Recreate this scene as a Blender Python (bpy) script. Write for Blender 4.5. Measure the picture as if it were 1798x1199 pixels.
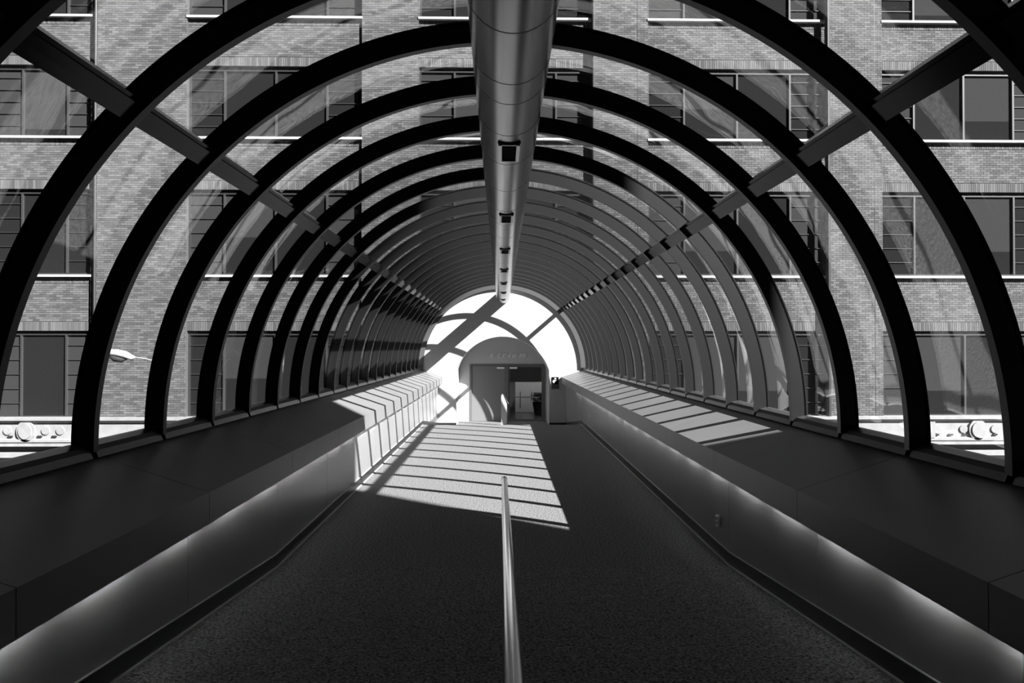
import bpy, math, random
from mathutils import Matrix, Vector

# ------------------------------------------------------------------ clear
for o in list(bpy.data.objects):
    bpy.data.objects.remove(o)
scene = bpy.context.scene
COL = scene.collection
random.seed(7)

# ------------------------------------------------------------------ sizes
U = 1 / 47.2                      # one reference unit in metres
EYE = 2.275                       # eye height above the level part of the floor
CX = -0.03                        # camera is a touch left of the tunnel's axis
CZ = EYE - 34.5 * U               # springing height of the round vault
RI, RO = 141 * U, 148 * U         # rib inner / outer radius
RIB0, RIBSTEP = 4.02, 1.0187      # first rib seen whole, rib spacing
YEND = 25.41                      # white end wall
YREC = 26.98                      # back of the door recess
YKINK, YCREST = 7.13, 20.25
ZLOW = -0.62                      # floor level at the doors
YNEAR = -1.25

# ------------------------------------------------------------------ camera
cam_d = bpy.data.cameras.new('camera')
cam_d.sensor_width = 36.0
cam_d.lens = 24.0
cam_d.clip_end = 500
cam = bpy.data.objects.new('camera', cam_d)
COL.objects.link(cam)
cam.location = (CX, 0, EYE)
cam.rotation_euler = (math.radians(90 + 0.55), 0, math.radians(-0.908))
scene.camera = cam

# ------------------------------------------------------------------ sky, sun, exposure
w = bpy.data.worlds.new('sky')
scene.world = w
w.use_nodes = True
bg = w.node_tree.nodes['Background']
bg.inputs['Color'].default_value = (0.5, 0.5, 0.5, 1)
bg.inputs['Strength'].default_value = 0.03

SUN_DIR = Vector((-1.31, 1.0, -1.13)).normalized()
sd = bpy.data.lights.new('sun', 'SUN')
sd.energy = 26.0
sd.angle = math.radians(0.53)
sun = bpy.data.objects.new('sun', sd)
COL.objects.link(sun)
sun.location = (18, -14, 20)
sun.rotation_euler = SUN_DIR.to_track_quat('-Z', 'Y').to_euler()

vs = scene.view_settings
vs.view_transform = 'Standard'
vs.look = 'None'
vs.exposure = 0.0
vs.gamma = 1.0
vs.use_curve_mapping = False

# ------------------------------------------------------------------ materials
MATS = {}


def g(v):
    return (v, v, v, 1)


def mat(name, base, rough=0.5, metal=0.0, var=0.0, scale=8.0, bump=0.0, stretch=None, emit=0.0, spec=0.5, detail=4.0):
    m = bpy.data.materials.new(name)
    m.use_nodes = True
    nt = m.node_tree
    b = nt.nodes['Principled BSDF']
    b.inputs['Base Color'].default_value = g(base)
    b.inputs['Roughness'].default_value = rough
    b.inputs['Metallic'].default_value = metal
    b.inputs['Specular IOR Level'].default_value = spec
    if emit:
        b.inputs['Emission Color'].default_value = g(1)
        b.inputs['Emission Strength'].default_value = emit
    if var or bump:
        tc = nt.nodes.new('ShaderNodeTexCoord')
        mp = nt.nodes.new('ShaderNodeMapping')
        if stretch:
            mp.inputs['Scale'].default_value = stretch
        no = nt.nodes.new('ShaderNodeTexNoise')
        no.inputs['Scale'].default_value = scale
        no.inputs['Detail'].default_value = detail
        nt.links.new(tc.outputs['Object'], mp.inputs['Vector'])
        nt.links.new(mp.outputs['Vector'], no.inputs['Vector'])
        if var:
            r = nt.nodes.new('ShaderNodeMapRange')
            r.inputs['From Min'].default_value = 0.3
            r.inputs['From Max'].default_value = 0.7
            r.inputs['To Min'].default_value = base * (1 - var)
            r.inputs['To Max'].default_value = base * (1 + var)
            c = nt.nodes.new('ShaderNodeCombineColor')
            nt.links.new(no.outputs['Fac'], r.inputs['Value'])
            for k in ('Red', 'Green', 'Blue'):
                nt.links.new(r.outputs['Result'], c.inputs[k])
            nt.links.new(c.outputs['Color'], b.inputs['Base Color'])
        if bump:
            bp = nt.nodes.new('ShaderNodeBump')
            bp.inputs['Strength'].default_value = bump
            bp.inputs['Distance'].default_value = 0.01
            nt.links.new(no.outputs['Fac'], bp.inputs['Height'])
            nt.links.new(bp.outputs['Normal'], b.inputs['Normal'])
    MATS[name] = m
    return m


def brick_mat(name, base, var):
    m = mat(name, base, 0.85, spec=0.2)
    nt = m.node_tree
    b = nt.nodes['Principled BSDF']
    ge = nt.nodes.new('ShaderNodeNewGeometry')
    oi = nt.nodes.new('ShaderNodeObjectInfo')
    ad = nt.nodes.new('ShaderNodeMath'); ad.operation = 'ADD'
    fr = nt.nodes.new('ShaderNodeMath'); fr.operation = 'FRACT'
    r = nt.nodes.new('ShaderNodeMapRange')
    r.inputs['To Min'].default_value = base * (1 - var)
    r.inputs['To Max'].default_value = base * (1 + var)
    c = nt.nodes.new('ShaderNodeCombineColor')
    nt.links.new(ge.outputs['Random Per Island'], ad.inputs[0])
    nt.links.new(oi.outputs['Random'], ad.inputs[1])
    nt.links.new(ad.outputs[0], fr.inputs[0])
    nt.links.new(fr.outputs[0], r.inputs['Value'])
    for k in ('Red', 'Green', 'Blue'):
        nt.links.new(r.outputs['Result'], c.inputs[k])
    nt.links.new(c.outputs['Color'], b.inputs['Base Color'])
    return m


def glass_mat(name, tint, ior, bump, scale, rough=0.0):
    m = bpy.data.materials.new(name)
    m.use_nodes = True
    nt = m.node_tree
    nt.nodes.clear()
    out = nt.nodes.new('ShaderNodeOutputMaterial')
    tr = nt.nodes.new('ShaderNodeBsdfTransparent')
    tr.inputs['Color'].default_value = g(tint)
    gl = nt.nodes.new('ShaderNodeBsdfGlossy')
    gl.inputs['Roughness'].default_value = rough
    gl.inputs['Color'].default_value = g(0.95)
    # reflectance by angle, the same on both faces of the thin pane
    ge = nt.nodes.new('ShaderNodeNewGeometry')
    dt = nt.nodes.new('ShaderNodeVectorMath'); dt.operation = 'DOT_PRODUCT'
    nt.links.new(ge.outputs['Incoming'], dt.inputs[0])
    nt.links.new(ge.outputs['Normal'], dt.inputs[1])
    prev = dt.outputs['Value']
    f0 = ((ior - 1) / (ior + 1)) ** 2
    for op, val in (('ABSOLUTE', None), ('SUBTRACT', 1.0), ('POWER', 5.0), ('MULTIPLY', 1 - f0), ('ADD', f0)):
        q = nt.nodes.new('ShaderNodeMath'); q.operation = op
        if op == 'SUBTRACT':
            q.inputs[0].default_value = 1.0
            nt.links.new(prev, q.inputs[1])
        else:
            nt.links.new(prev, q.inputs[0])
            if val is not None: q.inputs[1].default_value = val
        q.use_clamp = op != 'ABSOLUTE'
        prev = q.outputs[0]
    mx = nt.nodes.new('ShaderNodeMixShader')
    tc = nt.nodes.new('ShaderNodeTexCoord')
    no = nt.nodes.new('ShaderNodeTexNoise')
    no.inputs['Scale'].default_value = scale
    no.inputs['Detail'].default_value = 1.0
    bp = nt.nodes.new('ShaderNodeBump')
    bp.inputs['Strength'].default_value = bump
    bp.inputs['Distance'].default_value = 0.05
    nt.links.new(tc.outputs['Object'], no.inputs['Vector'])
    nt.links.new(no.outputs['Fac'], bp.inputs['Height'])
    nt.links.new(bp.outputs['Normal'], gl.inputs['Normal'])
    nt.links.new(prev, mx.inputs['Fac'])
    nt.links.new(tr.outputs['BSDF'], mx.inputs[1])
    nt.links.new(gl.outputs['BSDF'], mx.inputs[2])
    nt.links.new(mx.outputs['Shader'], out.inputs['Surface'])
    MATS[name] = m
    return m


mat('carpet', 0.175, 0.95, var=0.95, scale=52, bump=0.6, spec=0.05, detail=6)
mat('ledge', 0.2, 0.42, var=0.06, scale=1.2, spec=0.4)
mat('panel', 0.24, 0.3, var=0.05, scale=1.5, spec=0.5)
mat('baseboard', 0.012, 0.35)
mat('edge_strip', 0.45, 0.4)
mat('rib', 0.006, 0.4, var=0.1, scale=3, spec=0.55)
mat('purlin', 0.014, 0.17, spec=0.13)
mat('sill', 0.06, 0.3)
mat('duct', 0.33, 0.27, metal=1.0, var=0.08, scale=5, stretch=(1, 0.35, 1), bump=0.03)
mat('duct_seam', 0.05, 0.5)
mat('vent_frame', 0.6, 0.35, metal=1.0)
mat('black', 0.003, 0.8, spec=0.02)
mat('steel', 0.8, 0.16, metal=1.0, var=0.06, scale=14, stretch=(1, 0.2, 1))
mat('white_wall', 0.45, 0.8, var=0.02, scale=1.0, spec=0.2)
mat('recess_wall', 0.5, 0.8, spec=0.2)
mat('ring', 0.07, 0.5)
mat('door', 0.18, 0.5)
mat('door_frame', 0.13, 0.45)
mat('letter', 0.95, 0.4)
mat('sign_white', 0.85, 0.6)
mat('sign_grey', 0.07, 0.5)
mat('plate', 0.85, 0.4)
mat('mortar', 0.085, 0.9, spec=0.1)
brick_mat('brick', 0.118, 0.32)
mat('stone', 0.5, 0.7, var=0.08, scale=2.0, spec=0.2)
mat('stone_band', 0.31, 0.75, var=0.12, scale=3.0, spec=0.2)
mat('window_frame', 0.035, 0.5)
mat('mullion', 0.045, 0.5)
mat('pane_dark', 0.018, 0.04, spec=0.4)
mat('pane_blind', 0.042, 0.06, spec=0.4)
mat('pipe', 0.03, 0.5)
mat('shell', 0.2, 0.6)
mat('street', 0.03, 0.9, var=0.2, scale=0.8)
mat('dark_wall', 0.06, 0.9)
mat('atrium_floor', 0.05, 0.25, var=0.5, scale=1.5)
mat('atrium_wall', 0.12, 0.8)
mat('counter', 0.75, 0.5)
mat('leaf', 0.02, 0.5)
mat('lamp', 0.8, 0.4, emit=140.0)
mat('atrium_fill', 0.8, 0.4, emit=14.0)
glass_mat('glass', 0.88, 1.75, 0.12, 1.3)
glass_mat('door_glass', 0.85, 1.45, 0.0, 1.0)

# ------------------------------------------------------------------ mesh helpers


def mesh(name, verts, faces, smooth=False):
    me = bpy.data.meshes.new(name)
    me.from_pydata([tuple(v) for v in verts], [], faces)
    me.update()
    if smooth:
        me.polygons.foreach_set('use_smooth', [True] * len(me.polygons))
    return me


def link(name, me, m=None, parent=None, loc=None):
    o = bpy.data.objects.new(name, me)
    COL.objects.link(o)
    if m and me is not None and not me.materials:
        me.materials.append(MATS[m])
    if loc is not None:
        o.location = loc
    if parent is not None:
        o.parent = parent
        off = Vector(parent.location)
        # parents only ever carry a translation
        o.matrix_parent_inverse = Matrix.Translation(-off)
    return o


def root(name, loc, label=None, cat=None, group=None, kind=None):
    o = bpy.data.objects.new(name, None)
    o.empty_display_size = 0.2
    COL.objects.link(o)
    o.location = loc
    tag(o, label, cat, group, kind)
    return o


def tag(o, label=None, cat=None, group=None, kind=None):
    if label: o['label'] = label
    if cat: o['category'] = cat
    if group: o['group'] = group
    if kind: o['kind'] = kind
    return o


def box_vf(x0, x1, y0, y1, z0, z1, base=0):
    v = [(x0, y0, z0), (x1, y0, z0), (x1, y1, z0), (x0, y1, z0), (x0, y0, z1), (x1, y0, z1), (x1, y1, z1), (x0, y1, z1)]
    f = [(0, 3, 2, 1), (4, 5, 6, 7), (0, 1, 5, 4), (1, 2, 6, 5), (2, 3, 7, 6), (3, 0, 4, 7)]
    return v, [tuple(i + base for i in q) for q in f]


class MB:
    """collects shapes that belong to ONE part"""
    def __init__(self):
        self.v = []; self.f = []

    def add(self, v, f):
        b = len(self.v)
        self.v += list(v)
        self.f += [tuple(i + b for i in q) for q in f]
        return self

    def box(self, x0, x1, y0, y1, z0, z1):
        v, f = box_vf(min(x0, x1), max(x0, x1), min(y0, y1), max(y0, y1), min(z0, z1), max(z0, z1))
        return self.add(v, f)

    def prism_y(self, prof, y0, y1):
        """profile [(x,z)...] extruded along y"""
        n = len(prof)
        v = [(x, y0, z) for x, z in prof] + [(x, y1, z) for x, z in prof]
        f = [(i, (i + 1) % n, n + (i + 1) % n, n + i) for i in range(n)]
        f += [tuple(reversed(range(n))), tuple(range(n, 2 * n))]
        return self.add(v, f)

    def prism_x(self, prof, x0, x1):
        """profile [(y,z)...] extruded along x"""
        n = len(prof)
        v = [(x0, y, z) for y, z in prof] + [(x1, y, z) for y, z in prof]
        f = [(i, (i + 1) % n, n + (i + 1) % n, n + i) for i in range(n)]
        f += [tuple(reversed(range(n))), tuple(range(n, 2 * n))]
        return self.add(v, f)

    def tube(self, pts, r, n=12, cap=True):
        pts = [Vector(p) for p in pts]
        rings = []
        v = []
        for i, p in enumerate(pts):
            d = (pts[min(i + 1, len(pts) - 1)] - pts[max(i - 1, 0)]).normalized()
            up = Vector((0, 0, 1)) if abs(d.z) < 0.9 else Vector((0, 1, 0))
            a = d.cross(up).normalized()
            b = a.cross(d)
            rr = r[i] if isinstance(r, (list, tuple)) else r
            v += [p + a * math.cos(2 * math.pi * k / n) * rr + b * math.sin(2 * math.pi * k / n) * rr for k in range(n)]
        f = []
        for i in range(len(pts) - 1):
            for k in range(n):
                f.append((i * n + k, i * n + (k + 1) % n, (i + 1) * n + (k + 1) % n, (i + 1) * n + k))
        if cap:
            m0 = len(v)
            v += [Vector(q) for q in v[:n]] + [Vector(q) for q in v[(len(pts) - 1) * n:len(pts) * n]]
            f.append(tuple(reversed(range(m0, m0 + n))))
            f.append(tuple(range(m0 + n, m0 + 2 * n)))
        return self.add(v, f)

    def disc_y(self, cx, cz, r, y0, y1, n=20, sz=1.0):
        """short cylinder with its axis along y"""
        prof = [(cx + r * math.cos(2 * math.pi * k / n), cz + sz * r * math.sin(2 * math.pi * k / n)) for k in range(n)]
        return self.prism_y(prof, y0, y1)

    def build(self, name, m, parent=None, smooth=False):
        return link(name, mesh(name, self.v, self.f, smooth), m, parent)


def arc_vf(r0, r1, y0, y1, t0, t1, n, cz=CZ):
    """closed bar with rectangular section bent round the vault's axis (angles in degrees from +x)"""
    v = []
    for i in range(n + 1):
        t = math.radians(t0 + (t1 - t0) * i / n)
        c, s = math.cos(t), math.sin(t)
        v += [(r0 * c, y0, cz + r0 * s), (r1 * c, y0, cz + r1 * s), (r1 * c, y1, cz + r1 * s), (r0 * c, y1, cz + r0 * s)]
    f = []
    for i in range(n):
        a, b = i * 4, i * 4 + 4
        for k in range(4):
            k2 = (k + 1) % 4
            f.append((a + k, b + k, b + k2, a + k2))
    f += [(0, 1, 2, 3), (n * 4 + 3, n * 4 + 2, n * 4 + 1, n * 4)]
    return v, f


def pane_mesh(r0, r1, y0, y1, t0, t1, n):
    """bent pane; each of its surfaces keeps its own vertices so that shading stays clean"""
    me = bpy.data.meshes.new('pane')
    v, f, sm = [], [], []
    for r, flip in ((r0, False), (r1, True)):
        b = len(v)
        for i in range(n + 1):
            t = math.radians(t0 + (t1 - t0) * i / n)
            for y in (y0, y1):
                v.append((r * math.cos(t), y, CZ + r * math.sin(t)))
        for i in range(n):
            q = (b + 2 * i, b + 2 * i + 1, b + 2 * i + 3, b + 2 * i + 2)
            f.append(tuple(reversed(q)) if flip else q); sm.append(True)
    v2, f2 = arc_vf(r0, r1, y0, y1, t0, t1, n)
    b = len(v)
    v += v2
    for i, q in enumerate(f2):
        # keep only the narrow edge faces
        if i >= 4 * n or i % 4 in (0, 2):
            f.append(tuple(k + b for k in q)); sm.append(False)
    me.from_pydata(v, [], f); me.update()
    me.polygons.foreach_set('use_smooth', sm)
    return me


def floor_z(y):
    if y < YKINK: return (YKINK - y) * 0.091
    if y < YCREST: return 0.0
    return max(ZLOW, -(y - YCREST) * 0.12)


# ================================================================== THE SETTING
# ---- floor: ramp down, level run, ramp down to the doors
ys = [YNEAR, YKINK, YCREST, YCREST - ZLOW / 0.12, YREC + 0.12]
prof = [(y, floor_z(y)) for y in ys] + [(y, floor_z(y) - 0.2) for y in reversed(ys)]
fl = MB().prism_x(prof, -2.40, 2.40).build('floor', 'carpet')
tag(fl, 'dark carpeted walkway floor sloping down the middle of the tunnel', 'floor', kind='structure')

joints = [YNEAR] + [3.12 + 2.0374 * k for k in range(-1, 11)] + [YEND]


def wall_side(s, side):
    r = root('wall_' + side, (s * 2.373, YNEAR, 0), 'satin grey panelled low wall under the %s ledge' % side, 'wall', kind='structure')
    for a, b in zip(joints[:-1], joints[1:]):
        pts = [a] + [k for k in (YKINK, YCREST) if a + 0.02 < k < b - 0.02] + [b]
        pr = [(y + (0.003 if i == 0 else -0.003 if i == len(pts) - 1 else 0), floor_z(y)) for i, y in enumerate(pts)]
        pr += [(pr[-1][0], 1.19), (pr[0][0], 1.19)]
        MB().prism_x(pr, s * 2.373, s * 2.393).build('panel', 'panel', r)
    MB().prism_x([(YNEAR, floor_z(YNEAR)), (YKINK, 0), (YCREST, 0), (YEND, ZLOW), (YEND, 1.185), (YNEAR, 1.185)], s * 2.396, s * 2.42).build('panel_backing', 'baseboard', r)
    MB().box(s * 2.366, s * 2.374, YCREST - 0.012, YCREST + 0.012, 0.12, 1.15).build('joint_strip', 'panel', r)
    # outer cladding of the bridge below the glazing
    MB().box(s * 3.14, s * 3.18, YNEAR, YEND, -1.0, 1.50).build('outer_cladding', 'shell', r)
    bb = MB()
    yy = [YNEAR, YKINK, YCREST, YEND]
    pr = [(y, floor_z(y) + 0.008) for y in yy] + [(y, floor_z(y) + 0.13) for y in reversed(yy)]
    b = bb.prism_x(pr, s * 2.358, s * 2.373).build('baseboard_' + side, 'baseboard')
    tag(b, 'black baseboard along the %s wall following the ramp' % side, 'baseboard', kind='structure')
    pr = [(y, floor_z(y)) for y in yy] + [(y, floor_z(y) + 0.012) for y in reversed(yy)]
    e = MB().prism_x(pr, s * 2.338, s * 2.358).build('trim_1' if s < 0 else 'trim_2', 'edge_strip')
    tag(e, 'thin pale strip along the %s edge of the carpet' % side, 'trim', kind='structure')
    pr = [(y, floor_z(y) + 0.131) for y in yy] + [(y, floor_z(y) + 0.136) for y in reversed(yy)]
    MB().prism_x(pr, s * 2.357, s * 2.373).build('top_bead', 'edge_strip', b)


wall_side(-1, 'left')
wall_side(1, 'right')

under = MB().box(-3.16, 3.16, YNEAR, YEND, -1.05, -0.98).build('floor_underside', 'shell')
tag(under, 'grey underside of the bridge below the walkway', 'floor', kind='structure')

# ---- ledges with lamps hidden behind their lips
FX, FZ, FB = 2.214, EYE - 1.08, EYE - 1.315
BZ = EYE - 0.773


def ledge(s, side):
    r = root('window_ledge', (s * 2.6, YNEAR, 1.2), 'sloping grey panelled ledge below the glazing on the %s' % side, 'ledge', 'ledges along the tunnel')
    pr = [(s * 3.14, BZ + 0.0), (s * FX, FZ), (s * FX, FB), (s * (FX + 0.02), FB), (s * (FX + 0.02), FZ - 0.03), (s * 3.14, BZ - 0.035)]
    if s > 0: pr.reverse()
    for a, b in zip(joints[:-1], joints[1:]):
        MB().prism_y(pr, a + 0.003, b - 0.003).build('ledge_panel', 'ledge', r)
    pr2 = [(x + s * 0.004 if abs(x) < 2.3 else x, z - 0.004) for x, z in pr]
    MB().prism_y([(s * 3.13, BZ - 0.04), (s * (FX + 0.025), FZ - 0.035), (s * (FX + 0.025), FZ - 0.045), (s * 3.13, BZ - 0.05)], YNEAR, YEND).build('ledge_backing', 'baseboard', r)
    return r


LEDGES = {-1: ledge(-1, 'left'), 1: ledge(1, 'right')}

# tubes in added light-shielding trays behind the ledges' lips, parts of the ledges
a_ = MB().tube([(0, -0.3, 0), (0, 0.3, 0)], 0.012, 8)
lamp_me = mesh('tube', a_.v, a_.f, True); lamp_me.materials.append(MATS['lamp'])
a_ = MB().box(-0.019, 0.018, -0.33, 0.33, 0.016, 0.045).box(-0.022, -0.019, -0.44, 0.44, -0.108, 0.045).box(-0.022, 0.014, -0.44, 0.44, -0.112, -0.108)
tray_me = mesh('strip_light', a_.v, a_.f); tray_me.materials.append(MATS['plate'])
for s in (-1, 1):
    for k in range(22):
        y = 1.98 + 0.93 * k + (0.25 if s < 0 else 0)
        tray = link('strip_light', tray_me, None, LEDGES[s])
        tray.location = (s * 2.336, y, 1.05)
        tray.rotation_euler.z = 0 if s > 0 else math.pi
        o = bpy.data.objects.new('tube', lamp_me); COL.objects.link(o); o.parent = tray

# ---- glass vault
vault = root('ceiling', (0, YNEAR, CZ), 'barrel vault of dark curved ribs and clear panes over the walkway', 'ceiling', kind='structure')
rib_y = [RIB0 + RIBSTEP * k for k in range(-5, 21)]
v, f = arc_vf(RI, RO - 0.016, -0.03, 0.03, -0.5, 180.5, 96)
mb = MB().add(v, f)
v, f = arc_vf(RO + 0.004, RO + 0.016, -0.03, 0.03, -0.5, 180.5, 96)
mb.add(v, f)
v, f = arc_vf(RO - 0.016, RO + 0.004, -0.012, 0.012, -0.5, 180.5, 96)
mb.add(v, f)
rib_me = mesh('rib', mb.v, mb.f); rib_me.materials.append(MATS['rib'])
for y in rib_y:
    o = link('rib', rib_me, None, vault); o.location = (0, y, 0)
edges = rib_y + [YEND - 0.02]
HW = math.degrees(0.062 / 3.05)
pur_me = {}
pane_me = {}
for i, (a, b) in enumerate(zip(edges[:-1], edges[1:])):
    L = round(b - a, 3)
    for side, t in ((0, 44), (1, 136)):
        if (L, side) not in pur_me:
            v, f = arc_vf(RI + 0.035, RO - 0.016, 0.031, L - 0.031, t - HW, t + HW, 2)
            m_ = MB().add(v, f)
            v, f = arc_vf(RI + 0.055, RO - 0.016, 0.031, L - 0.031, t + (HW if side == 0 else -HW), t + (HW + 0.5 if side == 0 else -HW - 0.5), 1)
            m_.add(v, f)
            me = mesh('purlin', m_.v, m_.f); me.materials.append(MATS['purlin']); pur_me[(L, side)] = me
        o = link('purlin', pur_me[(L, side)], None, vault); o.location = (0, a, 0)
    for key, (t0, t1, n) in {'r': (0.4, 44, 12), 'c': (44, 136, 24), 'l': (136, 179.6, 12)}.items():
        if (L, key) not in pane_me:
            me = pane_mesh(RO - 0.012, RO, 0.014, L - 0.014, t0 + 0.03, t1 - 0.03, n * 2)
            me.materials.append(MATS['glass'])
            pane_me[(L, key)] = me
        o = link('pane', pane_me[(L, key)], None, vault); o.location = (0, a, 0)
for s in (-1, 1):
    pr = [(s * (RI + 0.0), BZ - 0.03), (s * (RO + 0.02), BZ - 0.03), (s * (RO + 0.02), CZ + 0.03), (s * (RO - 0.02), CZ + 0.03), (s * (RI + 0.05), CZ + 0.01), (s * (RI + 0.02), BZ + 0.02)]
    if s < 0: pr.reverse()
    for a, b in zip(edges[:-1], edges[1:]):
        MB().prism_y(pr, a + 0.031, b - 0.031).build('sill', 'sill', vault)

# ---- end wall with its arched opening
OC = EYE - 65.4 * U      # centre of the opening's arch
OR_ = 85.6 * U
OHW = 81.5 * U
ang0 = math.asin((math.sqrt(OR_ ** 2 - OHW ** 2)) / OR_)
open_pts = [(OHW + 0.03, ZLOW)]
N = 40
for i in range(N + 1):
    t = ang0 + (math.pi - 2 * ang0) * i / N
    open_pts.append((0.03 + OR_ * math.cos(t), OC + OR_ * math.sin(t)))
open_pts.append((-OHW + 0.03, ZLOW))
outer = []
for x, z in open_pts:
    dx, dz = x - 0.03, z - OC
    if z <= ZLOW + 1e-6:
        outer.append((3.3 if dx > 0 else -3.3, ZLOW)); continue
    k = min((3.3 / abs(dx)) if abs(dx) > 1e-6 else 1e9, ((4.85 - OC) / dz) if dz > 1e-6 else 1e9)
    outer.append((0.03 + dx * k if abs(0.03 + dx * k) <= 3.3 else math.copysign(3.3, dx), OC + dz * k))
n = len(open_pts)
v = []
for y in (YEND, YEND + 0.12):
    v += [(x, y, z) for x, z in open_pts] + [(x, y, z) for x, z in outer]
f = []
for i in range(n - 1):
    f.append((i, n + i, n + i + 1, i + 1))
    f.append((2 * n + i, 2 * n + i + 1, 3 * n + i + 1, 3 * n + i))
    f.append((i, i + 1, 2 * n + i + 1, 2 * n + i))
    f.append((n + i, 3 * n + i, 3 * n + i + 1, n + i + 1))
we = link('wall_end', mesh('wall_end', v, f), 'white_wall')
tag(we, 'sunlit white end wall with an arched opening', 'wall', kind='structure')
mb = MB()
mb.box(-3.3, -OHW + 0.03, YEND - 0.012, YEND, ZLOW, ZLOW + 0.12)
be = mb.build('baseboard_end', 'baseboard'); tag(be, 'dark baseboard at the foot of the white end wall', 'baseboard', kind='structure')
MB().box(OHW + 0.03, 3.3, YEND - 0.012, YEND, ZLOW, ZLOW + 0.12).build('baseboard_run', 'baseboard', be)
# ring where the vault dies into the wall
v, f = arc_vf(138 * U, 151 * U, YEND - 0.10, YEND - 0.001, 0, 180, 96)
rg = link('trim_3', mesh('trim_3', v, f), 'ring'); tag(rg, 'grey curved trim where the vault meets the white end wall', 'trim', kind='structure')

# recess lining (extruded outline of the opening)
v = []
for y in (YEND + 0.12, YREC):
    v += [(x, y, z) for x, z in open_pts]
off = []
for x, z in open_pts:
    d = Vector((x - 0.03, z - OC)); d.normalize()
    off.append((x + d.x * 0.06, z + (d.y * 0.06 if z > ZLOW + 0.01 else 0)))
for y in (YEND + 0.12, YREC):
    v += [(x, y, z) for x, z in off]
f = []
for i in range(n - 1):
    f.append((i, i + 1, n + i + 1, n + i))
    f.append((2 * n + i, 3 * n + i, 3 * n + i + 1, 2 * n + i + 1))
    f.append((i, 2 * n + i, 2 * n + i + 1, i + 1))
rl = link('wall_recess', mesh('wall_recess', v, f), 'white_wall')
tag(rl, 'white lining of the arched recess in front of the doors', 'wall', kind='structure')

# back wall of the recess round the doors
SB = 1199 / YREC
DX0, DX1 = -1.275, 1.715
DTOP = EYE - (639 - 611) / SB
mb = MB()
top = [p for p in open_pts if p[1] > DTOP]
poly = [(OHW + 0.09, DTOP)] + [(x * 1.02, z + 0.02) for x, z in top] + [(-OHW - 0.03, DTOP)]
mb.prism_y(poly, YREC, YREC + 0.1)
mb.box(-OHW - 0.03, DX0, YREC, YREC + 0.1, ZLOW, DTOP)
mb.box(DX1, OHW + 0.09, YREC, YREC + 0.1, ZLOW, DTOP)
wb = mb.build('wall_door', 'recess_wall'); tag(wb, 'grey arched wall around the double doors', 'wall', kind='structure')

# doors
d = root('door_1', (0.2, YREC, ZLOW), 'grey double doors, left leaf solid and right leaf glazed', 'door', kind='structure')
fr = MB()
yf0, yf1 = YREC - 0.02, YREC + 0.12
fr.box(DX0, DX0 + 0.075, yf0, yf1, ZLOW, DTOP)
fr.box(DX1 - 0.08, DX1, yf0, yf1, ZLOW, DTOP)
fr.box(DX0 + 0.075, DX1 - 0.08, yf0, yf1, DTOP - 0.07, DTOP)
fr.box(0.12, 0.26, yf0 + 0.01, yf1, ZLOW, DTOP - 0.07)
fr.build('door_frame', 'door_frame', d)
lf = MB().box(DX0 + 0.08, 0.115, YREC + 0.03, YREC + 0.08, ZLOW + 0.01, DTOP - 0.075).build('door_leaf', 'door', d)
MB().box(-0.2, 0.1, YREC - 0.02, YREC + 0.03, DTOP - 0.19, DTOP - 0.12).build('door_closer', 'plate', lf)
st = MB()
st.box(0.265, 0.31, YREC + 0.03, YREC + 0.08, ZLOW + 0.01, DTOP - 0.075)
st.box(1.57, 1.632, YREC + 0.03, YREC + 0.08, ZLOW + 0.01, DTOP - 0.075)
st.box(0.31, 1.57, YREC + 0.03, YREC + 0.08, DTOP - 0.13, DTOP - 0.075)
st.box(0.31, 1.57, YREC + 0.03, YREC + 0.08, ZLOW + 0.01, ZLOW + 0.09)
rf = st.build('glazed_leaf', 'door_frame', d)
MB().box(0.31, 1.57, YREC + 0.05, YREC + 0.06, ZLOW + 0.09, DTOP - 0.13).build('pane', 'door_glass', rf)
pb = MB().tube([(0.30, YREC - 0.03, 0.335), (1.50, YREC - 0.03, 0.335)], 0.022, 10)
pb.box(0.30, 0.33, YREC - 0.03, YREC + 0.04, 0.315, 0.355).box(1.47, 1.50, YREC - 0.03, YREC + 0.04, 0.315, 0.355)
pb.build('push_bar', 'steel', rf)
MB().box(0.30, 0.60, YREC - 0.02, YREC + 0.03, DTOP - 0.19, DTOP - 0.12).build('door_closer', 'plate', rf)

# atrium beyond the doors
ROOM0, ROOM1 = YREC + 0.125, 33.5
a = MB().box(-2.2, 4.6, ROOM0, ROOM1, ZLOW - 0.1, ZLOW).build('floor_atrium', 'atrium_floor'); tag(a, 'dark polished floor of the atrium beyond the glazed door', 'floor', kind='structure')
a = MB().box(-2.2, 4.6, ROOM1, ROOM1 + 0.1, ZLOW, 3.0).build('wall_atrium', 'atrium_wall'); tag(a, 'dim back wall of the atrium beyond the glazed door', 'wall', kind='structure')
a = MB().box(-2.3, -2.2, ROOM0, ROOM1 + 0.1, ZLOW - 0.1, 3.0).box(4.6, 4.7, ROOM0, ROOM1 + 0.1, ZLOW - 0.1, 3.0).box(-2.3, 4.7, ROOM0, ROOM1 + 0.1, 3.0, 3.1).box(-2.3, 4.7, ROOM0 - 0.02, ROOM0, DTOP, 3.0)
a = a.build('ceiling_atrium', 'atrium_wall'); tag(a, 'dark side walls and ceiling of the atrium', 'ceiling', kind='structure')
lt = root('added_atrium_light', (1.4, 29.2, 2.95), 'unseen light panel added to brighten the atrium beyond the doors', 'light')  # unseen glowing panel, added only to brighten the atrium
MB().box(0.8, 2.0, 28.7, 29.7, 2.93, 2.96).build('fill_panel', 'atrium_fill', lt)
MB().box(0.76, 2.04, 28.66, 29.74, 2.961, 2.998).build('fill_backing', 'plate', lt)

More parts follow.
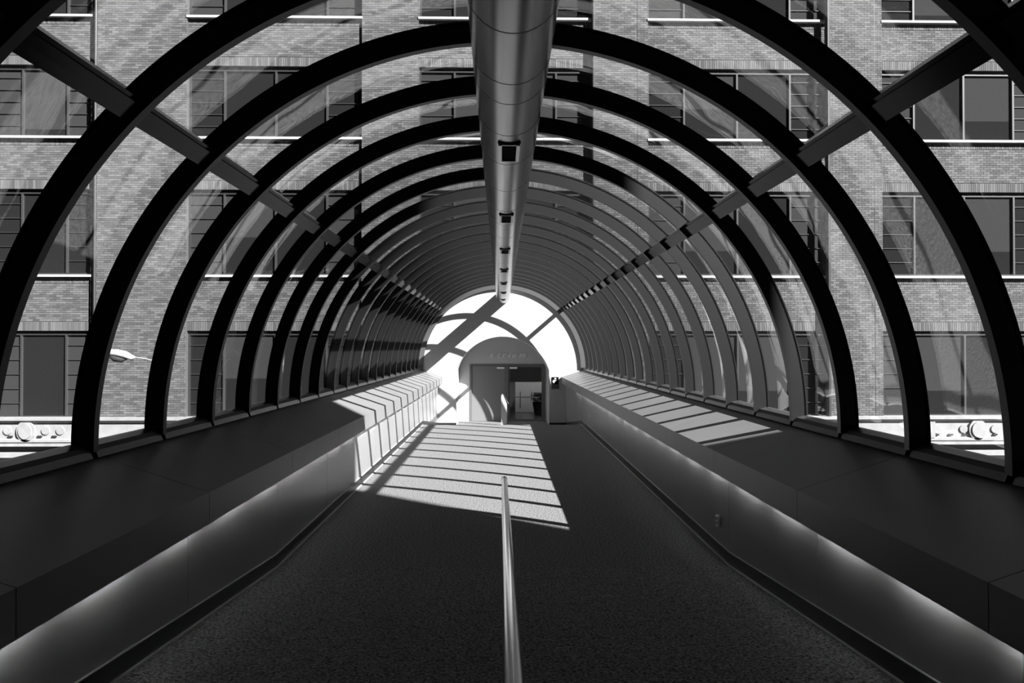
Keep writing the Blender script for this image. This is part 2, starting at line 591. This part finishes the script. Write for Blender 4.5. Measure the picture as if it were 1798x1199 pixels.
# ================================================================== BRICK BUILDING SEEN THROUGH THE GLASS
FY = 25.70
SF = 1199 / FY


def fx(p): return (p - 880) / SF + CX
def fz(p): return EYE + (611 - p) / SF


bld = root('brick_building', (0, FY, -7.5), 'brick office building with stone sills and wide windows seen through the glass', 'building')
bays = [(-30, 165), (330, 635), (735, 1040), (1140, 1462), (1557, 1862)]
piers = [(-262, -30), (165, 330), (635, 735), (1040, 1140), (1462, 1557), (1862, 1980)]
rows = [(-318, -186), (-100, 28), (115, 241), (333, 483), (581, 733)]
ZBASE, ZTOP = fz(733), fz(-330)
for a, b in piers:
    MB().box(fx(a), fx(b), FY + 0.012, FY + 0.9, ZBASE, ZTOP).build('pier', 'mortar', bld)
spand = []
TX, TZ = 3.32, 4.87


def rect_boxes(x0, x1, z0, z1):
    """a rectangle minus the tunnel's end"""
    if x1 < -TX or x0 > TX or z0 > TZ: return [(x0, x1, z0, z1)]
    out = []
    if z1 > TZ: out.append((x0, x1, TZ, z1))
    return out


for (a, b) in bays:
    for (h0, s0), (h1, s1) in zip(rows[:-1], rows[1:]):
        for q in rect_boxes(fx(a), fx(b), fz(h1), fz(s0)):
            spand.append(q)
            MB().box(q[0] + 0.001, q[1] - 0.001, FY + 0.112, FY + 0.9, q[2], q[3]).build('spandrel', 'mortar', bld)
# parapet zone above
MB().box(fx(-262), fx(1980), FY + 0.0, FY + 0.9, ZTOP, ZTOP + 5).build('upper_wall', 'mortar', bld)

# --- bricks: boxes without a back, running bond
BH, BL, JT = 0.083, 0.248, 0.011


def brick_vf(x0, x1, z0, z1, yf):
    yb = yf + 0.03
    v = [(x0, yf, z0), (x1, yf, z0), (x1, yf, z1), (x0, yf, z1), (x0, yb, z0), (x1, yb, z0), (x1, yb, z1), (x0, yb, z1)]
    f = [(0, 1, 2, 3), (1, 5, 6, 2), (4, 0, 3, 7), (3, 2, 6, 7), (4, 5, 1, 0)]
    return v, f


SINGLE = (fx(176), fx(328), fz(330), fz(229))     # the stretch of wall whose bricks are single objects
single = []
bv, bf = [], []


def put(x0, x1, z0, z1, yf):
    if x1 - x0 < 0.03: return
    cx, cz = (x0 + x1) / 2, (z0 + z1) / 2
    if abs(cx) < TX and cz < TZ: return
    if SINGLE[0] < cx < SINGLE[1] and SINGLE[2] < cz < SINGLE[3] and len(single) < 300:
        single.append((x0, x1, z0, z1, yf)); return
    v, f = brick_vf(x0, x1, z0, z1, yf)
    b = len(bv)
    bv.extend(v); bf.extend([tuple(i + b for i in q) for q in f])


def course_field(x0, x1, z0, z1, yf):
    nrow = max(1, round((z1 - z0) / BH))
    h = (z1 - z0) / nrow
    for r in range(nrow):
        za, zb = z0 + r * h + JT / 2, z0 + (r + 1) * h - JT / 2
        x = x0 - (BL / 2 if r % 2 else 0)
        while x < x1:
            a, b = max(x, x0) + JT / 2, min(x + BL, x1) - JT / 2
            jig = random.uniform(-0.003, 0.003)
            put(a, b, za, zb, yf + jig)
            x += BL


def soldier(x0, x1, z0, z1, yf):
    nn = max(1, round((x1 - x0) / 0.085))
    wd = (x1 - x0) / nn
    for i in range(nn):
        put(x0 + i * wd + JT / 2, x0 + (i + 1) * wd - JT / 2, z0 + JT / 2, z1 - JT / 2, yf + random.uniform(-0.003, 0.003))


for a, b in piers:
    course_field(fx(a), fx(b), ZBASE, ZTOP, FY)
for x0, x1, z0, z1 in spand:
    if z1 - z0 < 1.0:
        continue
    soldier(x0, x1, z1 - 0.32, z1 - 0.09, FY + 0.1)
    soldier(x0, x1, z0, z0 + 0.34, FY + 0.1)
    course_field(x0, x1, z0 + 0.36, z1 - 0.34, FY + 0.1)
me = mesh('brickwork', bv, bf); me.materials.append(MATS['brick'])
bw = link('brickwork', me, None, bld); bw['kind'] = 'stuff'
# single bricks share mesh data per size
bm = {}
for x0, x1, z0, z1, yf in single:
    k = (round(x1 - x0, 3), round(z1 - z0, 3))
    if k not in bm:
        v, f = brick_vf(-k[0] / 2, k[0] / 2, -k[1] / 2, k[1] / 2, 0)
        m_ = mesh('brick', v, f); m_.materials.append(MATS['brick']); bm[k] = m_
    o = link('brick', bm[k], None, bld); o.location = ((x0 + x1) / 2, yf, (z0 + z1) / 2)

# --- windows
for bi, (a, b) in enumerate(bays):
    for ri, (h, s_) in enumerate(rows):
        x0, x1, z0, z1 = fx(a), fx(b), fz(s_), fz(h)
        if abs((x0 + x1) / 2) < TX and z0 < TZ: continue
        if ri == 0 and z0 > ZTOP: continue
        z1 = min(z1, ZTOP)
        y = FY + 0.24
        W = x1 - x0
        cuts = [x0, x0 + 0.205 * W, x0 + 0.5 * W, x0 + 0.795 * W, x1]
        if bi == 0: cuts = [x0, x0 + 0.36 * W, x0 + 0.76 * W, x1]
        nl = len(cuts) - 1
        fr = MB()
        fr.box(x0, x0 + 0.07, y - 0.04, y + 0.05, z0, z1).box(x1 - 0.07, x1, y - 0.04, y + 0.05, z0, z1)
        fr.box(x0 + 0.07, x1 - 0.07, y - 0.04, y + 0.05, z1 - 0.16, z1).box(x0 + 0.07, x1 - 0.07, y - 0.04, y + 0.05, z0, z0 + 0.08)
        wn = fr.build('window', 'window_frame', bld)
        for c in cuts[1:-1]:
            MB().box(c - 0.035, c + 0.035, y - 0.05, y + 0.05, z0 + 0.08, z1 - 0.16).build('mullion', 'mullion', wn)
        for i in range(nl):
            xa = cuts[i] + (0.07 if i == 0 else 0.035); xb = cuts[i + 1] - (0.07 if i == nl - 1 else 0.035)
            wide = 0 < i < nl - 1
            if wide and random.random() < 0.6:
                zs = z0 + (z1 - z0) * random.choice((0.3, 0.45, 0.12))
                MB().box(xa, xb, y + 0.02, y + 0.03, z0 + 0.08, zs).build('pane', 'pane_dark', wn)
                MB().box(xa, xb, y + 0.02, y + 0.03, zs, z1 - 0.16).build('pane', 'pane_blind', wn)
            else:
                MB().box(xa, xb, y + 0.02, y + 0.03, z0 + 0.08, z1 - 0.16).build('pane', 'pane_dark' if wide or (bi + ri) % 2 else 'pane_blind', wn)
            if not wide:
                for k in range(1, 6):
                    zz = z0 + (z1 - z0) * k / 6
                    MB().box(xa, xb, y - 0.015, y + 0.02, zz - 0.011, zz + 0.011).build('glazing_bar', 'mullion', wn)
        # stone sill
        MB().box(x0 - 0.02, x1 + 0.02, FY - 0.03, y - 0.041, z0 - 0.085, z0).build('stone_sill', 'stone', bld)

# --- downpipes at the pier edges
for p, wd in ((174, 0.055), (1042, 0.07), (1457, 0.09)):
    z0 = ZBASE if abs(fx(p)) > TX else TZ
    MB().tube([(fx(p), FY - wd - 0.02, ZBASE), (fx(p), FY - wd - 0.02, ZTOP)], wd, 10).build('downpipe', 'pipe', bld)
for p in (1121, 1543):
    MB().box(fx(p) - 0.012, fx(p) + 0.012, FY - 0.006, FY + 0.02, ZBASE, ZTOP).build('expansion_joint', 'pipe', bld)

# --- stone cornice band above the shopfronts
for xa, xb in ((fx(-262), -3.2), (3.2, fx(1980))):
    zt = fz(731)
    pr = [(FY - 0.30, zt), (FY - 0.30, zt - 0.10), (FY - 0.24, zt - 0.16), (FY - 0.16, zt - 0.20), (FY - 0.16, zt - 0.78), (FY - 0.24, zt - 0.82),
          (FY - 0.24, zt - 0.90), (FY - 0.20, zt - 0.93), (FY - 0.20, zt - 1.06), (FY + 0.6, zt - 1.06), (FY + 0.6, zt)]
    MB().prism_x(pr, xa, xb).build('cornice', 'stone_band', bld)
    MB().box(xa, xb, FY + 0.25, FY + 0.6, zt - 1.30, zt - 1.061).build('shadow_gap', 'pipe', bld)  # set-back strip coloured dark for the shade below the cornice
    pr = [(FY - 0.35, zt - 1.30), (FY - 0.35, zt - 1.45), (FY - 0.2, zt - 1.6), (FY - 0.2, zt - 2.2), (FY + 0.6, zt - 2.2), (FY + 0.6, zt - 1.30)]
    MB().prism_x(pr, xa, xb).build('lower_front', 'stone_band', bld)
    MB().box(xa, xb, FY + 0.1, FY + 0.6, -7.5, zt - 2.201).build('shopfront', 'pane_dark', bld)
med = []
zt = fz(731)
for p in (62, 1718, 430, 540, 1260, 1350):
    m_ = MB().disc_y(fx(p), zt - 0.50, 0.33, FY - 0.24, FY - 0.16, 24, 1.2)
    m_.disc_y(fx(p), zt - 0.50, 0.24, FY - 0.28, FY - 0.24, 24, 1.2)
    m_.build('medallion', 'stone_band', bld)
for p in (8, 30, 95, 120, 1645, 1694, 1750, 1775):
    MB().disc_y(fx(p), zt - 0.48, 0.15, FY - 0.20, FY - 0.16, 16).build('roundel', 'stone_band', bld)
for p in (10, 35, 60, 85, 110, 1646, 1671, 1696, 1721, 1750, 1780):
    MB().box(fx(p) - 0.08, fx(p) + 0.08, FY - 0.21, FY - 0.16, zt - 0.72, zt - 0.66).build('dentil', 'pipe', bld)
for p in (150, 1636):
    MB().box(fx(p) - 0.12, fx(p) + 0.12, FY - 0.26, FY - 0.16, zt - 0.80, zt - 0.2).build('cornice_block', 'stone_band', bld)

# street lamp at the kerb in front of the wide pier
LY = 21.6
LS = 1199 / LY


def lx(p): return (p - 880) / LS + CX
def lz(p): return EYE + (611 - p) / LS


sl = root('street_lamp', (lx(262), LY, -7.5), 'white cobra-head street lamp on a thin pole before the brick pier', 'street lamp')
MB().tube([(lx(262), LY, -7.5), (lx(266), LY, lz(720)), (lx(272), LY, lz(640)), (lx(273), LY, lz(633))], 0.027, 10).build('pole', 'stone_band', sl, True)
MB().tube([(lx(273), LY, lz(633)), (lx(262), LY, lz(630)), (lx(241), LY, lz(627))], 0.022, 8).build('arm', 'stone_band', sl, True)
prof_ = [(243, 627, 0.03), (238, 628, 0.08), (226, 623, 0.12), (212, 619.8, 0.12), (198, 619, 0.11), (190, 620, 0.05)]
MB().tube([(lx(a), LY, lz(b)) for a, b, c in prof_], [c for a, b, c in prof_], 12).build('lamp_head', 'stone', sl, True)
MB().tube([(lx(230), LY, lz(629)), (lx(220), LY, lz(631)), (lx(208), LY, lz(629)), (lx(198), LY, lz(624))], [0.03, 0.09, 0.11, 0.05], 12).build('lens', 'mullion', sl, True)

# street and the building the bridge leaves from
stt = MB().box(-45, 45, -12, 45, -7.6, -7.5).build('floor_street', 'street'); tag(stt, 'grey street below the bridge', 'street', kind='structure')
nb = MB().box(-24, 13.75, YNEAR - 9, YNEAR, -7.5, 26).build('wall_back', 'dark_wall'); tag(nb, 'tall dark building behind the camera where the bridge begins', 'wall', kind='structure')

# ================================================================== THINGS IN THE TUNNEL
# ---- round metal duct under the crown
DR, DZ, DXC = 0.252, EYE + 89.9 * U, 0.035
duct = root('air_duct', (DXC, YNEAR, DZ), 'round galvanised metal air duct running under the crown of the vault', 'duct')
dj = [YNEAR, 0.6, 2.1, 3.57, 4.27, 4.62, 5.31, 6.15, 7.2, 8.25, 9.2, 10.3, 11.2, 12.3, 13.4, 14.3, 15.6, 17.0, 18.4, 19.9, 21.4, 22.9, 24.2, YEND]
for a, b in zip(dj[:-1], dj[1:]):
    g0 = 0.004
    m_ = MB().tube([(DXC, a, DZ), (DXC, a + g0, DZ), (DXC, a + 0.02, DZ), (DXC, b - 0.02, DZ), (DXC, b - g0, DZ), (DXC, b, DZ)],
                   [DR - 0.0005, DR, DR, DR, DR, DR - 0.0005], 64, False)
    o = m_.build('duct_section', 'duct', duct, True)
for a in dj[1:-1]:
    MB().tube([(DXC, a - 0.004, DZ), (DXC, a + 0.006, DZ)], DR + 0.0008, 64, False).build('seam', 'duct_seam', duct, True)
for i in range(8):
    y = 2.82 + 2.94 * i
    zb = DZ - DR
    vt = MB()
    vt.box(DXC - 0.088, DXC - 0.060, y - 0.24, y + 0.24, zb - 0.014, zb + 0.03)
    vt.box(DXC + 0.060, DXC + 0.088, y - 0.24, y + 0.24, zb - 0.014, zb + 0.03)
    vt.box(DXC - 0.060, DXC + 0.060, y + 0.225, y + 0.24, zb - 0.014, zb + 0.01)
    vt.box(DXC - 0.060, DXC + 0.060, y - 0.24, y - 0.225, zb - 0.010, zb + 0.01)
    vv = vt.build('vent', 'vent_frame', duct)
    MB().box(DXC - 0.060, DXC + 0.060, y - 0.225, y + 0.225, zb - 0.004, zb + 0.01).build('vent_dark_plate', 'black', vv)  # black plate stands in for the dark hollow of the vent
    pr = []
    for k in range(9):
        t = math.radians(-90 - 21 + 42 * k / 8)
        pr.append((DXC + (DR + 0.012) * math.cos(t), DZ + (DR + 0.012) * math.sin(t)))
    for k in range(8, -1, -1):
        t = math.radians(-90 - 21 + 42 * k / 8)
        pr.append((DXC + (DR - 0.01) * math.cos(t), DZ + (DR - 0.01) * math.sin(t)))
    MB().prism_y(pr, y - 0.275, y - 0.245).build('vent_lip', 'black', vv)

# ---- handrail on the near ramp
HX, HR = 0.005, 0.031


def rail_z(y): return 0.866 + (YKINK - y) * 0.091


hr = root('handrail', (HX, 4, floor_z(4)), 'polished steel centre handrail on the near ramp', 'handrail')
rl_ = MB().tube([(HX, -0.9, rail_z(-0.9)), (HX, 7.58, rail_z(7.58)), (HX, 7.6, rail_z(7.6))], [HR, HR, HR * 0.9], 24).build('rail', 'steel', hr, True)
MB().tube([(HX, 7.52, rail_z(7.52) + 0.0), (HX, 7.545, rail_z(7.545))], HR + 0.002, 24).build('end_collar', 'duct_seam', rl_, True)
for y in (-0.6, 1.4, 3.4, 5.4, 7.3):
    p = MB().tube([(HX, y, floor_z(y)), (HX, y, rail_z(y) - 0.02)], 0.014, 12).build('post', 'steel', hr, True)
    MB().tube([(HX, y, floor_z(y)), (HX, y, floor_z(y) + 0.012)], 0.024, 16).build('base_plate', 'steel', p, True)

# ---- guard at the head of the far ramp
gy = 20.42
gf = floor_z(gy + 0.1)
gr = root('handrail', (0.06, gy, gf), 'white end post of the far handrail before the double doors', 'handrail')
pf = [(0.0 + CX, gf), (0.0 + CX, 0.80), (0.012 + CX, 0.875), (0.035 + CX, 0.895), (0.058 + CX, 0.875), (0.17 + CX, 0.60), (0.17 + CX, gf)]
MB().prism_y(pf, gy, gy + 0.06).build('end_post', 'white_wall', gr)
MB().tube([(0.075 + CX, gy + 0.10, 0.87), (0.20 + CX, gy + 0.14, 0.62), (0.235 + CX, gy + 0.14, 0.60)], 0.016, 8).build('bracket', 'baseboard', gr, True)
MB().tube([(0.035 + CX, gy + 0.05, 0.875), (0.035 + CX, 24.9, 0.875 - 0.12 * 4.4)], 0.022, 10).build('rail', 'steel', gr, True)
MB().tube([(0.035 + CX, 24.8, 0.875 - 0.12 * 4.3), (0.035 + CX, 24.8, floor_z(24.8))], 0.02, 10).build('post', 'steel', gr, True)

# ---- lettering over the doors
def letter_mesh(ch, size):
    cu = bpy.data.curves.new('letter', 'FONT')
    cu.body = ch; cu.size = size; cu.shear = 0.45; cu.extrude = 0.02; cu.align_x = 'CENTER'; cu.resolution_u = 6
    o = bpy.data.objects.new('tmp', cu); COL.objects.link(o)
    bpy.context.view_layer.update()
    me = bpy.data.meshes.new_from_object(o.evaluated_get(bpy.context.evaluated_depsgraph_get()))
    bpy.data.objects.remove(o)
    me.materials.clear()
    return me


at = root('wall_lettering', (0.2, YREC, 1.9), 'raised italic letters reading atrium above the double doors', 'sign')
for ch, p in zip('atrium', (861.8, 874.6, 883.6, 893.2, 901.8, 916.0)):
    me = letter_mesh(ch, 0.31)
    me.transform(Matrix.Rotation(math.radians(90), 4, 'X'))
    o = link('letter', me, 'letter', at)
    o.location = ((p - 880) / SB + CX, YREC - 0.045, EYE - (627.3 - 611) / SB)

# ---- small sign on the end wall
def ex(p): return (p - 880) / 47.2 + CX
def ez(p): return EYE + (611 - p) / 47.2


sg = root('wall_sign', (ex(975), YEND, ez(675)), 'small black sign with white marks on the white end wall', 'sign')
MB().box(ex(969.2), ex(980.9), YEND - 0.03, YEND - 0.001, ez(674.6), ez(662)).build('sign_plate', 'black', sg)
mk = MB()
ym0, ym1 = YEND - 0.034, YEND - 0.0305
mk.prism_y([(ex(973.0), ez(664.6)), (ex(975.0), ez(666.0)), (ex(976.9), ez(664.6)), (ex(975.0), ez(663.0))], ym0, ym1)
mk.prism_y([(ex(971.0), ez(668.1)), (ex(976.2), ez(668.1)), (ex(977.4), ez(667.0)), (ex(971.3), ez(667.0))], ym0, ym1)
mk.prism_y([(ex(970.6), ez(670.5)), (ex(974.2), ez(670.5)), (ex(975.3), ez(669.0)), (ex(969.8), ez(669.0))], ym0, ym1)
mk.prism_y([(ex(971.5), ez(672.3)), (ex(972.6), ez(672.6)), (ex(973.6), ez(671.0)), (ex(971.9), ez(671.0))], ym0, ym1)
mk.build('sign_marks', 'sign_white', sg)
MB().box(ex(968.4), ex(981.6), YEND - 0.045, YEND - 0.001, ez(682.8), ez(674.7)).build('sign_holder', 'sign_grey', sg)

# ---- sockets in the right-hand wall
for y, z, lab in ((7.5, 0.375, 'small pale socket plate on the right low wall, nearer one'), (18.6, 0.385, 'small pale socket plate on the right low wall near the doors')):
    so = root('socket_plate', (2.373, y, z), lab, 'socket', 'socket plates')
    MB().box(2.343, 2.3725, y - 0.038, y + 0.038, z - 0.06, z + 0.06).build('plate', 'plate', so)
    MB().box(2.340, 2.343, y - 0.018, y + 0.018, z + 0.008, z + 0.04).box(2.340, 2.343, y - 0.018, y + 0.018, z - 0.04, z - 0.008).build('outlet', 'sign_grey', so)

# ---- counter and plant in the atrium
SA = 1199 / 31.0
def ax(p): return (p - 880) / SA + CX
def az(p): return EYE + (611 - p) / SA


ct = root('counter', (ax(935), 31, ZLOW), 'white cabinet seen through the glazed door', 'cabinet')
MB().box(ax(905), ax(962), 31, 31.9, ZLOW, az(672)).build('body', 'counter', ct)
MB().box(ax(905) + 0.12, ax(913), 30.985, 30.999, ZLOW + 0.12, az(684)).build('cabinet_door', 'counter', ct)
MB().box(ax(914.2), ax(933), 30.985, 30.999, ZLOW + 0.12, az(684)).build('cabinet_door', 'counter', ct)
MB().box(ax(913.0), ax(914.0), 30.95, 30.984, ZLOW + 0.16, az(687)).build('handle', 'black', ct)
MB().box(ax(932.7), ax(933.7), 30.95, 30.984, az(700), az(687)).build('handle', 'black', ct)
dk = MB().box(ax(937), ax(966), 30.3, 30.9, ZLOW, az(690)).box(ax(936.5), ax(966.5), 30.28, 30.92, az(690), az(688.6)).build('dark_cabinet', 'sign_grey')
tag(dk, 'low dark cabinet behind the potted plant', 'cabinet')
pl = root('potted_plant', (1.62, 29.6, ZLOW), 'dark leafy plant in a black pot behind the glazed door', 'plant')
MB().tube([(1.62, 29.6, ZLOW), (1.62, 29.6, ZLOW + 0.06), (1.62, 29.6, ZLOW + 0.5), (1.62, 29.6, ZLOW + 0.55)], [0.20, 0.21, 0.29, 0.30], 20).build('pot', 'black', pl, True)
MB().tube([(1.62, 29.6, ZLOW + 0.5), (1.60, 29.6, ZLOW + 0.75)], [0.03, 0.02], 8).build('stem', 'leaf', pl, True)
for k in range(26):
    t = 2 * math.pi * k / 26 + random.uniform(-.2, .2)
    L = random.uniform(0.28, 0.5); up = random.uniform(0.02, 0.38)
    dx, dy = math.cos(t), math.sin(t)
    p0 = Vector((1.60, 29.6, ZLOW + 0.62)); sidev = Vector((-dy, dx, 0)) * 0.045
    pts = [p0, p0 + Vector((dx * L * .4, dy * L * .4, up * .8)), p0 + Vector((dx * L * .75, dy * L * .75, up * .8)), p0 + Vector((dx * L, dy * L, up * .3 - 0.06))]
    vv = [pts[0], pts[1] - sidev, pts[1] + sidev + Vector((0, 0, .004)), pts[2] - sidev, pts[2] + sidev, pts[3]]
    ff = [(0, 1, 2), (1, 3, 4, 2), (3, 5, 4)]
    vv = vv + [p - Vector((0, 0, 0.006)) for p in vv]
    ff = ff + [tuple(i + 6 for i in reversed(q)) for q in ff]
    link('leaf', mesh('leaf', vv, ff), 'leaf', pl)
